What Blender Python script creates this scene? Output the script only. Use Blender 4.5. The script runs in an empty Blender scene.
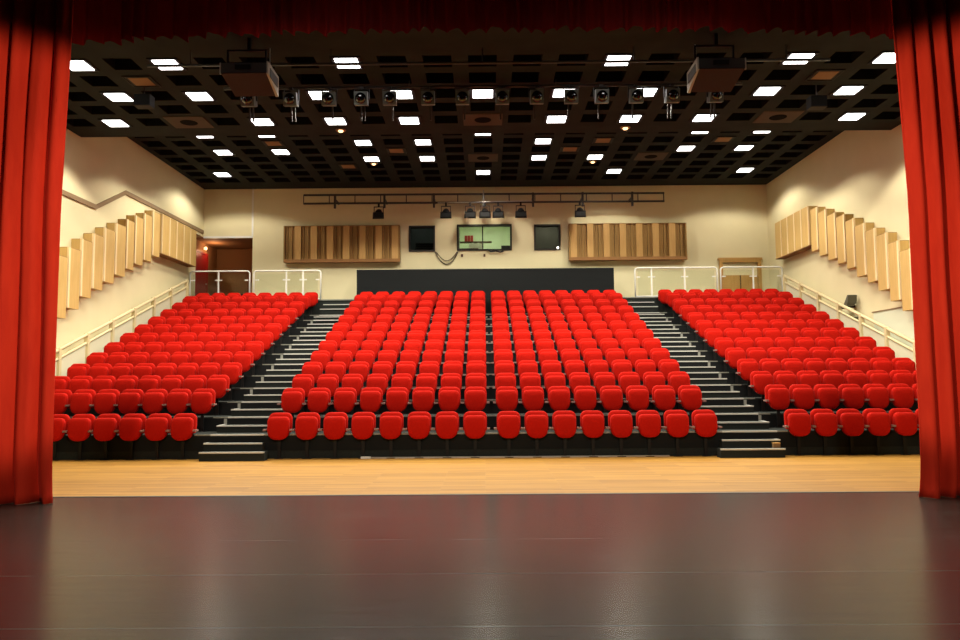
import bpy, bmesh, math, random
from mathutils import Vector, Matrix
random.seed(7)
SC = bpy.context.scene
COL = SC.collection
PI = math.pi

# ------------------------------------------------------------------ materials
def mat(name, col, rough=0.6, spec=0.5, metal=0.0, noise=None, bump=None, emit=None, sheen=0.0, trans=None):
    m = bpy.data.materials.new(name); m.use_nodes = True
    nt = m.node_tree; b = nt.nodes['Principled BSDF']
    b.inputs['Base Color'].default_value = (*col, 1)
    b.inputs['Roughness'].default_value = rough
    b.inputs['Specular IOR Level'].default_value = spec
    b.inputs['Metallic'].default_value = metal
    if sheen:
        b.inputs['Sheen Weight'].default_value = sheen
        b.inputs['Sheen Roughness'].default_value = 0.4
        b.inputs['Sheen Tint'].default_value = (*[min(1, c * 1.3 + .05) for c in col], 1)
    if noise:
        col2, scale, stretch = noise
        tc = nt.nodes.new('ShaderNodeTexCoord'); mp = nt.nodes.new('ShaderNodeMapping')
        mp.inputs['Scale'].default_value = stretch
        n = nt.nodes.new('ShaderNodeTexNoise'); n.inputs['Scale'].default_value = scale
        n.inputs['Detail'].default_value = 5
        r = nt.nodes.new('ShaderNodeValToRGB')
        r.color_ramp.elements[0].position = .3; r.color_ramp.elements[1].position = .7
        r.color_ramp.elements[0].color = (*col, 1); r.color_ramp.elements[1].color = (*col2, 1)
        L = nt.links.new
        L(tc.outputs['Object'], mp.inputs['Vector']); L(mp.outputs[0], n.inputs['Vector'])
        L(n.outputs['Fac'], r.inputs['Fac']); L(r.outputs[0], b.inputs['Base Color'])
        if bump:
            bp = nt.nodes.new('ShaderNodeBump'); bp.inputs['Strength'].default_value = bump
            bp.inputs['Distance'].default_value = .01
            L(n.outputs['Fac'], bp.inputs['Height']); L(bp.outputs[0], b.inputs['Normal'])
    if emit:
        b.inputs['Emission Color'].default_value = (*emit[0], 1)
        b.inputs['Emission Strength'].default_value = emit[1]
    if trans:
        o = nt.nodes['Material Output']
        t = nt.nodes.new('ShaderNodeBsdfTranslucent'); t.inputs['Color'].default_value = (*trans[0], 1)
        mx = nt.nodes.new('ShaderNodeMixShader'); mx.inputs[0].default_value = trans[1]
        nt.links.new(b.outputs[0], mx.inputs[1]); nt.links.new(t.outputs[0], mx.inputs[2])
        nt.links.new(mx.outputs[0], o.inputs['Surface'])
    return m

def glass_mat(name, col, gloss=.12):
    m = bpy.data.materials.new(name); m.use_nodes = True
    nt = m.node_tree; nt.nodes.remove(nt.nodes['Principled BSDF'])
    t = nt.nodes.new('ShaderNodeBsdfTransparent'); t.inputs['Color'].default_value = (*col, 1)
    g = nt.nodes.new('ShaderNodeBsdfGlossy'); g.inputs['Roughness'].default_value = .05
    f = nt.nodes.new('ShaderNodeFresnel'); f.inputs['IOR'].default_value = 1.45
    mx = nt.nodes.new('ShaderNodeMixShader')
    L = nt.links.new
    L(f.outputs[0], mx.inputs[0]); L(t.outputs[0], mx.inputs[1]); L(g.outputs[0], mx.inputs[2])
    L(mx.outputs[0], nt.nodes['Material Output'].inputs['Surface'])
    return m

def plank_mat(name, c1, c2, c3, rough, w, h, spec=.5, gap=.004, mortar=(.05,.03,.01)):
    """boards running along x: brick pattern plus grain"""
    m = bpy.data.materials.new(name); m.use_nodes = True
    nt = m.node_tree; b = nt.nodes['Principled BSDF']; L = nt.links.new
    tc = nt.nodes.new('ShaderNodeTexCoord')
    br = nt.nodes.new('ShaderNodeTexBrick'); br.offset = .37
    br.inputs['Scale'].default_value = 1; br.inputs['Brick Width'].default_value = w
    br.inputs['Row Height'].default_value = h; br.inputs['Mortar Size'].default_value = gap
    br.inputs['Color1'].default_value = (*c1, 1); br.inputs['Color2'].default_value = (*c2, 1)
    br.inputs['Mortar'].default_value = (*mortar, 1)
    mp = nt.nodes.new('ShaderNodeMapping'); mp.inputs['Scale'].default_value = (.7, 14, 1)
    n = nt.nodes.new('ShaderNodeTexNoise'); n.inputs['Scale'].default_value = 2; n.inputs['Detail'].default_value = 6
    mx = nt.nodes.new('ShaderNodeMixRGB'); mx.blend_type = 'MIX'
    mx.inputs[2].default_value = (*c3, 1)
    rp = nt.nodes.new('ShaderNodeValToRGB')
    rp.color_ramp.elements[0].position = .4; rp.color_ramp.elements[1].position = .75
    rp.color_ramp.elements[0].color = (0, 0, 0, 1); rp.color_ramp.elements[1].color = (.55, .55, .55, 1)
    L(tc.outputs['Object'], br.inputs['Vector']); L(tc.outputs['Object'], mp.inputs['Vector'])
    L(mp.outputs[0], n.inputs['Vector']); L(n.outputs['Fac'], rp.inputs['Fac'])
    L(rp.outputs[0], mx.inputs[0]); L(br.outputs['Color'], mx.inputs[1]); L(mx.outputs[0], b.inputs['Base Color'])
    b.inputs['Roughness'].default_value = rough; b.inputs['Specular IOR Level'].default_value = spec
    return m

M = {}
M['wall'] = mat('cream_plaster', (.76, .69, .435), .85, .2, noise=((.73, .66, .41), 1.6, (1, 1, 1)))
M['wall_dark'] = mat('black_masking', (.008, .008, .008), .9, .1)
M['ceil'] = mat('charcoal_ceiling', (.026, .030, .028), .9, .1, noise=((.020, .023, .022), 2, (1, 1, 1)))
M['pit'] = mat('black_coffer', (.008, .008, .008), .95, .05)
M['wood_floor'] = plank_mat('honey_boards', (.44, .230, .040), (.27, .125, .020), (.56, .315, .065), .5, 1.6, .085, .15, .003, (.40, .23, .08))
M['seat'] = mat('red_velour', (.45, .0065, .001), .9, .12, noise=((.39, .005, .0008), 30, (1, 1, 1)), sheen=.22)
M['arm'] = mat('grey_arm_plastic', (.26, .15, .13), .5, .4)
M['black_metal'] = mat('black_steel', (.006, .006, .006), .6, .25)
M['carpet'] = mat('black_carpet', (.018, .022, .020), .95, .15, noise=((.026, .031, .028), 40, (1, 1, 1)))
M['fascia'] = mat('black_fascia', (.006, .0075, .008), .8, .2)
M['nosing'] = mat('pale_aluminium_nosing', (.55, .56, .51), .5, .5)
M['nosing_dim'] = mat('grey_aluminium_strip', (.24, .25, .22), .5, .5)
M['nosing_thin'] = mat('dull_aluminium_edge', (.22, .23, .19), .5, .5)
M['curtain'] = mat('red_stage_velvet', (.60, .030, .010), .85, .15, noise=((.52, .022, .008), 12, (1, 1, .2)), sheen=.15)
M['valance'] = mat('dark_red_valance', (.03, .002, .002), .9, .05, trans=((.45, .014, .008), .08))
M['ply'] = mat('pale_plywood', (.60, .40, .14), .6, .3, noise=((.52, .34, .11), 3, (6, 6, .6)))
M['ply_gold'] = mat('golden_smooth_wood', (.56, .34, .12), .6, .3, noise=((.49, .29, .095), 3, (6, 6, .6)))
M['ply_edge'] = mat('plywood_edge', (.80, .64, .36), .6, .3)
M['ply_groove'] = mat('grooved_wood', (.33, .195, .06), .65, .25, noise=((.28, .16, .048), 3, (8, 8, .6)))
M['ply_dark'] = mat('dark_groove', (.09, .05, .018), .8, .2)
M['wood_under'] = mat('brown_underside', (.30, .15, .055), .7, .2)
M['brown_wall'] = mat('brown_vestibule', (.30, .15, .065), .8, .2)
M['white'] = mat('white_painted_steel', (.80, .80, .74), .4, .5)
M['cream_rail'] = mat('cream_painted_steel', (.66, .55, .31), .5, .4)
M['hatch'] = mat('pale_grey_green_paint', (.66, .68, .52), .7, .2)
M['infill'] = mat('pale_infill_panel', (.66, .62, .44), .5, .4)
M['glass'] = glass_mat('clear_glass', (.955, .975, .95))
M['dark_glass'] = glass_mat('smoked_glass', (.55, .56, .52))
M['red_door'] = mat('red_door_paint', (.32, .008, .008), .5, .4)
M['door_wood'] = mat('golden_wood', (.52, .30, .085), .55, .35, noise=((.45, .25, .07), 3, (8, 1, .6)))
M['frame'] = mat('dark_window_frame', (.02, .018, .014), .5, .4)
M['room'] = mat('pale_green_paint', (.62, .70, .52), .8, .2)
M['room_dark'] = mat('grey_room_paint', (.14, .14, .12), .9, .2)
M['rack'] = mat('black_rack', (.015, .016, .018), .5, .4)
M['shelf'] = mat('brown_shelf', (.12, .06, .03), .6, .3)
M['binder'] = mat('red_binders', (.45, .05, .05), .6, .3)
M['paper'] = mat('white_folders', (.8, .8, .75), .7, .2)
M['spk'] = mat('black_speaker_paint', (.05, .052, .05), .5, .4)
M['spk_side'] = mat('grey_speaker_plate', (.40, .42, .38), .5, .4)
M['spk_wood'] = mat('brown_speaker_wood', (.019, .011, .005), .6, .3)
M['spot'] = mat('grey_lantern_metal', (.11, .13, .115), .45, .5)
M['lens'] = mat('black_lens_glass', (.004, .004, .004), .04, 1.0)
M['steel'] = mat('scaffold_steel', (.06, .055, .05), .45, .5, metal=.6)
M['ledge'] = mat('brown_ledge_shade', (.27, .185, .10), .8, .2)  # shade under the wall ledge put into the colour
M['diff'] = mat('lit_panel_diffuser', (.9, .9, .9), .5, .2, emit=((1, .97, .95), 7.0))
M['diff_dim'] = mat('unlit_tan_diffuser', (.26, .15, .065), .7, .2)
M['plate'] = mat('taupe_plate', (.075, .055, .038), .8, .2)
M['bulb'] = mat('warm_bulb', (.9, .8, .6), .5, .2, emit=((1, .62, .30), 2.5))
M['led'] = mat('small_white_lamp', (.9, .9, .9), .5, .2, emit=((1, .9, .7), 8.0))
M['cable'] = mat('dark_cable', (.10, .085, .06), .6, .3)
M['grey_case'] = mat('grey_green_case', (.10, .095, .062), .7, .3)
M['chrome'] = mat('bright_metal', (.6, .6, .58), .3, .5, metal=.8)

# stage floor: worn black boards, glossy streaks
def stage_mat():
    m = bpy.data.materials.new('worn_black_stage_boards'); m.use_nodes = True
    nt = m.node_tree; b = nt.nodes['Principled BSDF']; L = nt.links.new
    tc = nt.nodes.new('ShaderNodeTexCoord')
    mp = nt.nodes.new('ShaderNodeMapping'); mp.inputs['Scale'].default_value = (.8, 22, 1)
    n = nt.nodes.new('ShaderNodeTexNoise'); n.inputs['Scale'].default_value = 2.2; n.inputs['Detail'].default_value = 8
    n.inputs['Roughness'].default_value = .7
    r = nt.nodes.new('ShaderNodeValToRGB')
    r.color_ramp.elements[0].position = .35; r.color_ramp.elements[1].position = .75
    r.color_ramp.elements[0].color = (.008, .011, .009, 1); r.color_ramp.elements[1].color = (.060, .070, .058, 1)
    br = nt.nodes.new('ShaderNodeTexBrick'); br.offset = 0
    br.inputs['Scale'].default_value = 1; br.inputs['Brick Width'].default_value = 6000
    br.inputs['Row Height'].default_value = 1.25; br.inputs['Mortar Size'].default_value = .010
    br.inputs['Color1'].default_value = (0, 0, 0, 1); br.inputs['Color2'].default_value = (0, 0, 0, 1)
    br.inputs['Mortar'].default_value = (.08, .085, .08, 1)
    ad = nt.nodes.new('ShaderNodeMixRGB'); ad.blend_type = 'ADD'; ad.inputs[0].default_value = .7
    mr = nt.nodes.new('ShaderNodeMapRange')
    mr.inputs['To Min'].default_value = .21; mr.inputs['To Max'].default_value = .27
    ofs = nt.nodes.new('ShaderNodeMapping'); ofs.inputs['Location'].default_value = (777, .3, 0)
    mp2 = nt.nodes.new('ShaderNodeMapping'); mp2.inputs['Scale'].default_value = (.5, 12, 1)
    n2 = nt.nodes.new('ShaderNodeTexNoise'); n2.inputs['Scale'].default_value = 1.3; n2.inputs['Detail'].default_value = 6
    L(tc.outputs['Object'], mp.inputs['Vector']); L(mp.outputs[0], n.inputs['Vector']); L(n.outputs['Fac'], r.inputs['Fac'])
    L(tc.outputs['Object'], ofs.inputs['Vector']); L(ofs.outputs[0], br.inputs['Vector']); L(r.outputs[0], ad.inputs[1]); L(br.outputs['Color'], ad.inputs[2])
    L(ad.outputs[0], b.inputs['Base Color'])
    L(tc.outputs['Object'], mp2.inputs['Vector']); L(mp2.outputs[0], n2.inputs['Vector'])
    L(n2.outputs['Fac'], mr.inputs['Value']); L(mr.outputs[0], b.inputs['Roughness'])
    b.inputs['Specular IOR Level'].default_value = .13
    return m
M['stage'] = stage_mat()

# ------------------------------------------------------------------ mesh helpers
class MB:
    def __init__(self): self.bm = bmesh.new()
    def box(self, x0, x1, y0, y1, z0, z1):
        v = [self.bm.verts.new(p) for p in ((x0,y0,z0),(x1,y0,z0),(x1,y1,z0),(x0,y1,z0),(x0,y0,z1),(x1,y0,z1),(x1,y1,z1),(x0,y1,z1))]
        for f in ((3,2,1,0),(4,5,6,7),(0,1,5,4),(1,2,6,5),(2,3,7,6),(3,0,4,7)): self.bm.faces.new([v[i] for i in f])
        return self
    def hexa(self, pts):
        v = [self.bm.verts.new(p) for p in pts]
        for f in ((3,2,1,0),(4,5,6,7),(0,1,5,4),(1,2,6,5),(2,3,7,6),(3,0,4,7)): self.bm.faces.new([v[i] for i in f])
        return self
    def quad(self, *pts):
        self.bm.faces.new([self.bm.verts.new(p) for p in pts]); return self
    def tube(self, pts, r, n=8, cap=True):
        pts = [Vector(p) for p in pts]; rings = []
        for i, p in enumerate(pts):
            d = (pts[min(i+1, len(pts)-1)] - pts[max(i-1, 0)]).normalized()
            a = d.orthogonal().normalized() if not rings else (pa - d * pa.dot(d)).normalized()
            pa = a; c = d.cross(a)
            rings.append([self.bm.verts.new(p + a*r*math.cos(2*PI*k/n) + c*r*math.sin(2*PI*k/n)) for k in range(n)])
        for s, t in zip(rings, rings[1:]):
            for k in range(n): self.bm.faces.new((s[k], s[(k+1)%n], t[(k+1)%n], t[k]))
        if cap: self.bm.faces.new(rings[0][::-1]); self.bm.faces.new(rings[-1])
        return self
    def lathe(self, prof, axis, origin, n=16):
        """profile of (radius, along) turned round axis at origin"""
        ax = Vector(axis).normalized(); a = ax.orthogonal().normalized(); c = ax.cross(a); o = Vector(origin)
        rings = [[self.bm.verts.new(o + ax*h + (a*math.cos(2*PI*k/n) + c*math.sin(2*PI*k/n))*max(r, 1e-4)) for k in range(n)] for r, h in prof]
        for s, t in zip(rings, rings[1:]):
            for k in range(n): self.bm.faces.new((s[k], s[(k+1)%n], t[(k+1)%n], t[k]))
        self.bm.faces.new(rings[0][::-1]); self.bm.faces.new(rings[-1])
        return self
    def rings(self, rings):
        rr = [[self.bm.verts.new(p) for p in ring] for ring in rings]
        n = len(rr[0])
        for s, t in zip(rr, rr[1:]):
            for k in range(n): self.bm.faces.new((s[k], s[(k+1)%n], t[(k+1)%n], t[k]))
        self.bm.faces.new(rr[0][::-1]); self.bm.faces.new(rr[-1])
        return self
    def mesh(self, name, m, smooth=False):
        bmesh.ops.recalc_face_normals(self.bm, faces=self.bm.faces)
        me = bpy.data.meshes.new(name); self.bm.to_mesh(me); self.bm.free()
        for mm in (m if isinstance(m, (list, tuple)) else [m]): me.materials.append(mm)
        if smooth:
            for p in me.polygons: p.use_smooth = True
        return me
    def obj(self, name, m, parent=None, smooth=False, bevel=0):
        o = bpy.data.objects.new(name, self.mesh(name, m, smooth)); COL.objects.link(o)
        if parent: o.parent = parent
        if bevel:
            b = o.modifiers.new('bevel', 'BEVEL'); b.width = bevel; b.segments = 2; b.limit_method = 'ANGLE'
        return o

def tag(o, label=None, cat=None, group=None, kind=None):
    if label: o['label'] = label
    if cat: o['category'] = cat
    if group: o['group'] = group
    if kind: o['kind'] = kind
    return o
def thing(name, label, cat, loc=(0, 0, 0), rz=0, group=None):
    o = bpy.data.objects.new(name, None); COL.objects.link(o)
    o.empty_display_size = .1; o.location = loc; o.rotation_euler = (0, 0, rz)
    return tag(o, label, cat, group)
def part(name, mesh, parent, loc=None):
    o = bpy.data.objects.new(name, mesh); COL.objects.link(o); o.parent = parent
    if loc: o.location = loc
    return o
ORD = ['zeroth','first','second','third','fourth','fifth','sixth','seventh','eighth','ninth','tenth','eleventh','twelfth','thirteenth','fourteenth','fifteenth']

# ------------------------------------------------------------------ sizes of the place
XL, XR = -10.05, 10.15      # side walls
YB = 27.6                   # back wall
YS = 9.95                   # edge of the black stage boards
YP = 10.7                   # proscenium wall
ZF, ZR = 7.55, 8.33         # front and rear ceiling heights
YSTEP = 19.05               # where the ceiling steps up
LAND = 4.08                 # landing at the top of the tribune
ZTOP = 8.6

# ------------------------------------------------------------------ shell
def struct(o, label, cat): return tag(o, label, cat, kind='structure')
struct(MB().box(XL, XR, YS, YB, -.1, 0).obj('floor', M['wood_floor']), 'honey coloured wooden floor between the black stage and the seats', 'floor')
struct(MB().box(-11, 11, -3, YS, -.1, .002).obj('floor_stage', M['stage']), 'worn glossy black stage floor in front of the wooden floor', 'stage floor')
struct(MB().box(-11, 11, YS-.03, YS+.03, .0, .006).obj('trim_3', M['steel']), 'thin metal strip where stage boards meet the wooden floor', 'trim')
struct(MB().box(XL-.25, XL, YP, 26.9, 0, ZTOP).box(XL-.25, XL, 26.9, YB, 6.59, ZTOP).box(XL-.25, XL, 26.9, YB, 0, LAND-.1).obj('wall_left', M['wall']), 'cream side wall with the zigzag ledge', 'wall')
struct(MB().box(XR, XR+.25, YP, YB+.25, 0, ZTOP).obj('wall_right', M['wall']), 'plain cream side wall beside the wooden door', 'wall')
struct(MB().box(-11, -6.45, YP, YP+.25, 0, ZTOP).obj('wall_proscenium_left', M['wall_dark']), 'black proscenium wall behind the curtain on the ledge wall side', 'wall')
struct(MB().box(6.45, 11, YP, YP+.25, 0, ZTOP).obj('wall_proscenium_right', M['wall_dark']), 'black proscenium wall behind the curtain on the wooden door side', 'wall')
struct(MB().box(-6.45, 6.45, YP, YP+.25, 7.0, ZTOP).obj('wall_proscenium_top', M['wall_dark']), 'black proscenium header above the stage opening', 'wall')

def wall_with_holes(x0, x1, z0, z1, y0, y1, holes):
    xs = sorted({x0, x1, *[h[0] for h in holes], *[h[1] for h in holes]})
    zs = sorted({z0, z1, *[h[2] for h in holes], *[h[3] for h in holes]})
    mb = MB()
    for a, b in zip(xs, xs[1:]):
        for c, d in zip(zs, zs[1:]):
            mx, mz = (a+b)/2, (c+d)/2
            if not any(h[0] < mx < h[1] and h[2] < mz < h[3] for h in holes): mb.box(a, b, y0, y1, c, d)
    return mb
WIN = {'window_1': (-2.68, -1.74, 6.00, 6.94), 'window_2': (-.96, 1.00, 6.02, 6.97), 'window_3': (1.80, 2.74, 6.02, 6.95)}
DOORWAY = (XL, -8.28, LAND, 6.59)
struct(wall_with_holes(XL, XR, 0, ZTOP, YB, YB+.25, list(WIN.values()) + [DOORWAY]).obj('wall_back', M['wall']), 'cream back wall with control room windows', 'wall')

# coffered ceilings
def coffered(name, x0, x1, y0, y1, z, cells, hw, depth, ztop):
    """flat ceiling with square pits; cells = ([x centres],[y centres])"""
    xs, ys = cells
    gx = sorted({x0, x1, *[v for c in xs for v in (c-hw, c+hw)]}); gy = sorted({y0, y1, *[v for c in ys for v in (c-hw, c+hw)]})
    mb = MB()
    for i, (a, b) in enumerate(zip(gx, gx[1:])):
        for j, (c, d) in enumerate(zip(gy, gy[1:])):
            if i % 2 and j % 2:
                mb.quad((a,c,z+depth),(b,c,z+depth),(b,d,z+depth),(a,d,z+depth))
                mb.quad((a,c,z),(b,c,z),(b,c,z+depth),(a,c,z+depth)); mb.quad((a,d,z),(b,d,z),(b,d,z+depth),(a,d,z+depth))
                mb.quad((a,c,z),(a,d,z),(a,d,z+depth),(a,c,z+depth)); mb.quad((b,c,z),(b,d,z),(b,d,z+depth),(b,c,z+depth))
            else: mb.quad((a,c,z),(b,c,z),(b,d,z),(a,d,z))
    # sides and top so that it is a solid slab
    mb.quad((x0,y0,z),(x1,y0,z),(x1,y0,ztop),(x0,y0,ztop)); mb.quad((x0,y1,z),(x1,y1,z),(x1,y1,ztop),(x0,y1,ztop))
    mb.quad((x0,y0,ztop),(x1,y0,ztop),(x1,y1,ztop),(x0,y1,ztop))
    bmesh.ops.remove_doubles(mb.bm, verts=mb.bm.verts, dist=1e-4)
    o = mb.obj(name, [M['ceil'], M['pit']])
    for p in o.data.polygons:
        zs = [o.data.vertices[v].co.z for v in p.vertices]
        if max(zs) > z + .01 and max(zs) < ztop - .01: p.material_index = 1
    return o
MX, HW = .867, .275
FX = [MX*i for i in range(-11, 12)]; FY = [14.58 + .845*j for j in range(5)]; FYC = [12.3] + FY
RX = [.87*i for i in range(-11, 12)]; RY = [21.33 + .84*j for j in range(7)]
RY = [y for y in RY if y < YB-.5]
struct(coffered('ceiling_front', XL, XR, YP+.25, YSTEP, ZF, (FX, FYC), HW, .22, ZTOP), 'lower front ceiling, charcoal with square dark coffers', 'ceiling')
struct(coffered('ceiling_rear', XL, XR, YSTEP, YB, ZR, (RX, RY), HW, .22, ZTOP), 'higher rear ceiling, charcoal with square dark coffers', 'ceiling')

# ------------------------------------------------------------------ ceiling lights
LIT = (1, .92, .77)
AREA_W, SPREAD = 275, 128
fr_me = MB().box(-.285,.285,-.285,.285,.0,.012).box(-.285,.285,-.285,-.262,-.012,0).box(-.285,.285,.262,.285,-.012,0).box(-.285,-.262,-.262,.262,-.012,0).box(.262,.285,-.262,.262,-.012,0).mesh('panel_frame', M['black_metal'])
df_me = MB().box(-.215,.215,-.215,.215,-.018,-.001).mesh('panel_diffuser', M['diff'])
dd_me = MB().box(-.20,.20,-.20,.20,-.008,-.001).mesh('panel_diffuser_unlit', M['diff_dim'])
def ceiling_light(x, y, z, label, lit=True, wide=SPREAD):
    t = thing('ceiling_light', label, 'ceiling light', (x, y, z), 0, 'lit ceiling panels' if lit else 'unlit tan ceiling panels')
    part('frame', fr_me, t); part('diffuser', df_me if lit else dd_me, t)
    if lit:
        l = bpy.data.lights.new('panel_lamp', 'SPOT'); l.shadow_soft_size = .2; l.spot_blend = .15
        l.energy = AREA_W*(.7 if wide > SPREAD else 1); l.color = LIT; l.spot_size = math.radians(wide)
        o = bpy.data.objects.new('panel_lamp', l); COL.objects.link(o); o.location = (x, y, z-.25)
front_rows = {0: (-9,-7,-3,3,7,9), 2: (-9,-7,-4,-2,0,2,4,7,9), 4: (-10,-6,-4,-2,2,4,6,10)}
rear_rows = {0: (-9,-7,0,7,9), 1: (-4,-2,2), 2: (-9,-7,7,9), 3: (-4,-2,2,4), 5: (-10,0,5,10)}
k = 0
for n, (j, cs) in enumerate(front_rows.items()):
    for m_, i in enumerate(cs):
        ceiling_light(MX*i, FY[j], ZF-.014, f'lit square panel in lower front ceiling, {ORD[n+1]} lit row from stage, {ORD[m_+1]} from ledge wall')
for m_, i in enumerate((-7, -3, 3, 7)):  # unseen row, added for more frontal light on the front seats
    ceiling_light(MX*i, FYC[0], ZF-.014, f'unseen lit panel added in front ceiling behind the valance to brighten the front seats, {ORD[m_+1]} from ledge wall')
for n, (j, cs) in enumerate(rear_rows.items()):
    for m_, i in enumerate(cs):
        ceiling_light(.87*i, RY[j], ZR-.014, f'lit square panel in higher rear ceiling, {ORD[n+1]} lit row from stage, {ORD[m_+1]} from ledge wall', True, 146 if j == 5 else SPREAD)
for j, i, w in ((1,-7,'nearest the ledge wall, among the lit ones'), (1,4,'continuing the row of three lit ones'), (2,-3,'inner pair, ledge wall side'), (2,3,'inner pair, plain wall side'), (1,8,'nearest the plain wall'), (4,-5,'closest to the back wall')):
    ceiling_light(.87*i, RY[j], ZR-.014, f'unlit tan panel in rear ceiling, {w}', False)
ceiling_light(MX*-8, FY[1], ZF-.014, 'unlit tan panel in lower front ceiling near the ledge wall', False)
ceiling_light(MX*8, FY[1], ZF-.014, 'unlit tan panel in lower front ceiling near the plain wall', False)

# ceiling speakers: square plate with a dark round grille
pl_me = MB().box(-.46,.46,-.40,.40,-.02,0).mesh('speaker_plate', M['plate'])
gr_me = MB().lathe([(.19,-.028),(.20,-.02),(.20,-.015)], (0,0,1), (0,0,0), 20).mesh('speaker_grille', M['pit'])
for x, y, z, w in ((-8*MX, FY[4], ZF, 'front ceiling, near the ledge wall'), (0, FY[4], ZF, 'front ceiling, on the hall axis'), (8*MX, FY[4], ZF, 'front ceiling, near the plain wall'),
                   (0, RY[3], ZR, 'rear ceiling, on the hall axis'), (6*.87, RY[3], ZR, 'rear ceiling, plain wall half')):
    t = thing('ceiling_speaker', f'taupe square ceiling plate with dark round grille, {w}', 'ceiling speaker', (x, y, z), 0, 'ceiling speakers')
    part('plate', pl_me, t); part('grille', gr_me, t)
# small warm downlights
ring_me = MB().lathe([(.11,-.02),(.13,-.04),(.10,-.06),(.09,-.02)], (0,0,1), (0,0,.02), 18).mesh('downlight_ring', M['diff_dim'])
blb_me = MB().lathe([(.02,-.095),(.05,-.085),(.065,-.06),(.05,-.03)], (0,0,1), (0,0,.02), 14).mesh('downlight_bulb', M['bulb'], True)
for x, y, z, w in ((-3.47, 18.62, ZF, 'front ceiling edge, ledge wall half'), (3.47, 18.62, ZF, 'front ceiling edge, plain wall half'), (-3.48, 24.35, ZR, 'rear ceiling, ledge wall half'), (3.48, 24.35, ZR, 'rear ceiling, plain wall half')):
    t = thing('downlight', f'small warm round downlight behind a lit panel, {w}', 'downlight', (x, y, z), 0, 'warm downlights')
    part('ring', ring_me, t); part('bulb', blb_me, t)

# ------------------------------------------------------------------ tribune
def yrow(r): return 14.64 if r == 1 else 15.62 + .85*(r-2)
def zrow(r): return .45 + .2795*(r-1) - (.06 if r == 12 else 0)
Y13 = 25.22
CX0, CX1 = -4.13, 4.40          # middle block
LX, RXA = -5.42, 5.66           # aisle edges of the side blocks
SX0, SX1 = -9.66, 9.72          # outer edges of the side blocks
trib = thing('seating_tribune', 'black carpeted tiered seating stand under the red seats', 'seating stand', (0, 0, 0))
for r in range(1, 13):
    y0 = yrow(r); y1 = yrow(r+1) if r < 12 else 25.4
    z = zrow(r)
    d = MB().box(SX0, SX1, y0, y1+.01, max(0, z-.5), z).obj('deck', M['carpet'], trib)
    MB().box(SX0, SX1, y0-.012, y0, max(.002, z-.30), z-.03).obj('riser', M['fascia'], d)
    MB().box(CX0, CX1, y0-.014, y0+.02, z-.022, z+.004).obj('nosing', M['nosing_dim' if r == 1 else 'nosing_thin'], d)
    for a, b in ((-5.12, CX0), (CX1, 5.42)):
        MB().box(a, b, y0-.02, y0+.03, z-.022, z+.006).obj('nosing', M['nosing'], d)
    if r > 1:
        for a in (-5.20, 5.42): MB().box(a, a+.06, y0-.016, y0-.012, z-.145, z-.03).obj('end_strip', M['nosing_dim'], d)
    for a, b in ((LX, -5.12), (5.42, RXA)):
        MB().box(a, b, y0-.014, y0+.01, z-.02, z+.004).obj('nosing', M['nosing_thin'], d)
d = MB().box(XL+.004, XR-.004, 25.4, YB-.004, 3.4, LAND).obj('deck', M['carpet'], trib)
MB().box(-5.42, -3.6, 25.38, 25.43, LAND-.03, LAND+.005).obj('nosing', M['nosing_thin'], d)
MB().box(3.8, 5.66, 25.38, 25.43, LAND-.03, LAND+.005).obj('nosing', M['nosing_thin'], d)
MB().box(-2.2, 3.4, 14.56, 14.615, .0, .022).obj('foot_strip', M['chrome'], trib)
MB().box(-2.3, -2.12, 14.52, 14.60, .0, .035).obj('end_cap', M['white'], trib)

# aisle half steps (each a loose box on its deck)
def aisle_step(x0, x1, y0, y1, z0, z1, outer, label, side):
    t = thing('aisle_step', label, 'step', ((x0+x1)/2, y0, z0), 0, f'half steps up the aisle {side}')
    w = (x1-x0)/2; h = z1-z0; d = y1-y0
    MB().box(-w, w, 0, d, 0, h-.004).obj('block', M['carpet'], t)
    n = MB().box(-w, w, -.02, .03, h-.026, h)
    if outer: n.box(*((-w, -w+.06) if outer < 0 else (w-.06, w)), .03, d-.02, h-.02, h)
    n.obj('nosing', M['nosing'], t)
for sgn, nm, (a, b) in ((-1, 'towards the red door', (-5.20, CX0)), (1, 'towards the wooden door', (CX1, 5.48))):
    for r in range(1, 12):
        aisle_step(a, b, yrow(r+1)-.425, yrow(r+1)-.013, zrow(r)+.001, zrow(r)+.14, sgn, f'black half step with pale nosing, {ORD[r+2]} step up the aisle {nm}', nm)
    aisle_step(a, b, 24.55, 25.385, zrow(12)+.001, 3.70, sgn, f'black half step with pale nosing below topmost step of aisle {nm}', nm)
    aisle_step(a+.02, b-.02, 24.98, 25.38, 3.701, 3.885, 0, f'topmost black step with pale nosing in the aisle {nm}', nm)
    e0, e1 = (-5.18, -4.0) if sgn < 0 else (4.24, 5.40)
    aisle_step(e0, e1, 14.22, 14.45, 0, .165, 0, f'lowest black entry step on the wooden floor, aisle {nm}', nm)
    aisle_step(e0 + (.1 if sgn > 0 else .0), e1 - (.1 if sgn < 0 else 0), 14.451, 14.62, 0, .31, sgn, f'second black entry step behind the lowest one, aisle {nm}', nm)

t = thing('cardboard_box', 'small tan box on the lowest entry step of the aisle towards the wooden door', 'box', (5.30, 14.38, .1655))
MB().box(-.06,.06,-.045,.045,0,.075).obj('body', M['diff_dim'], t); MB().box(-.063,.063,-.048,.048,.075,.09).obj('lid', M['door_wood'], t)
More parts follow.
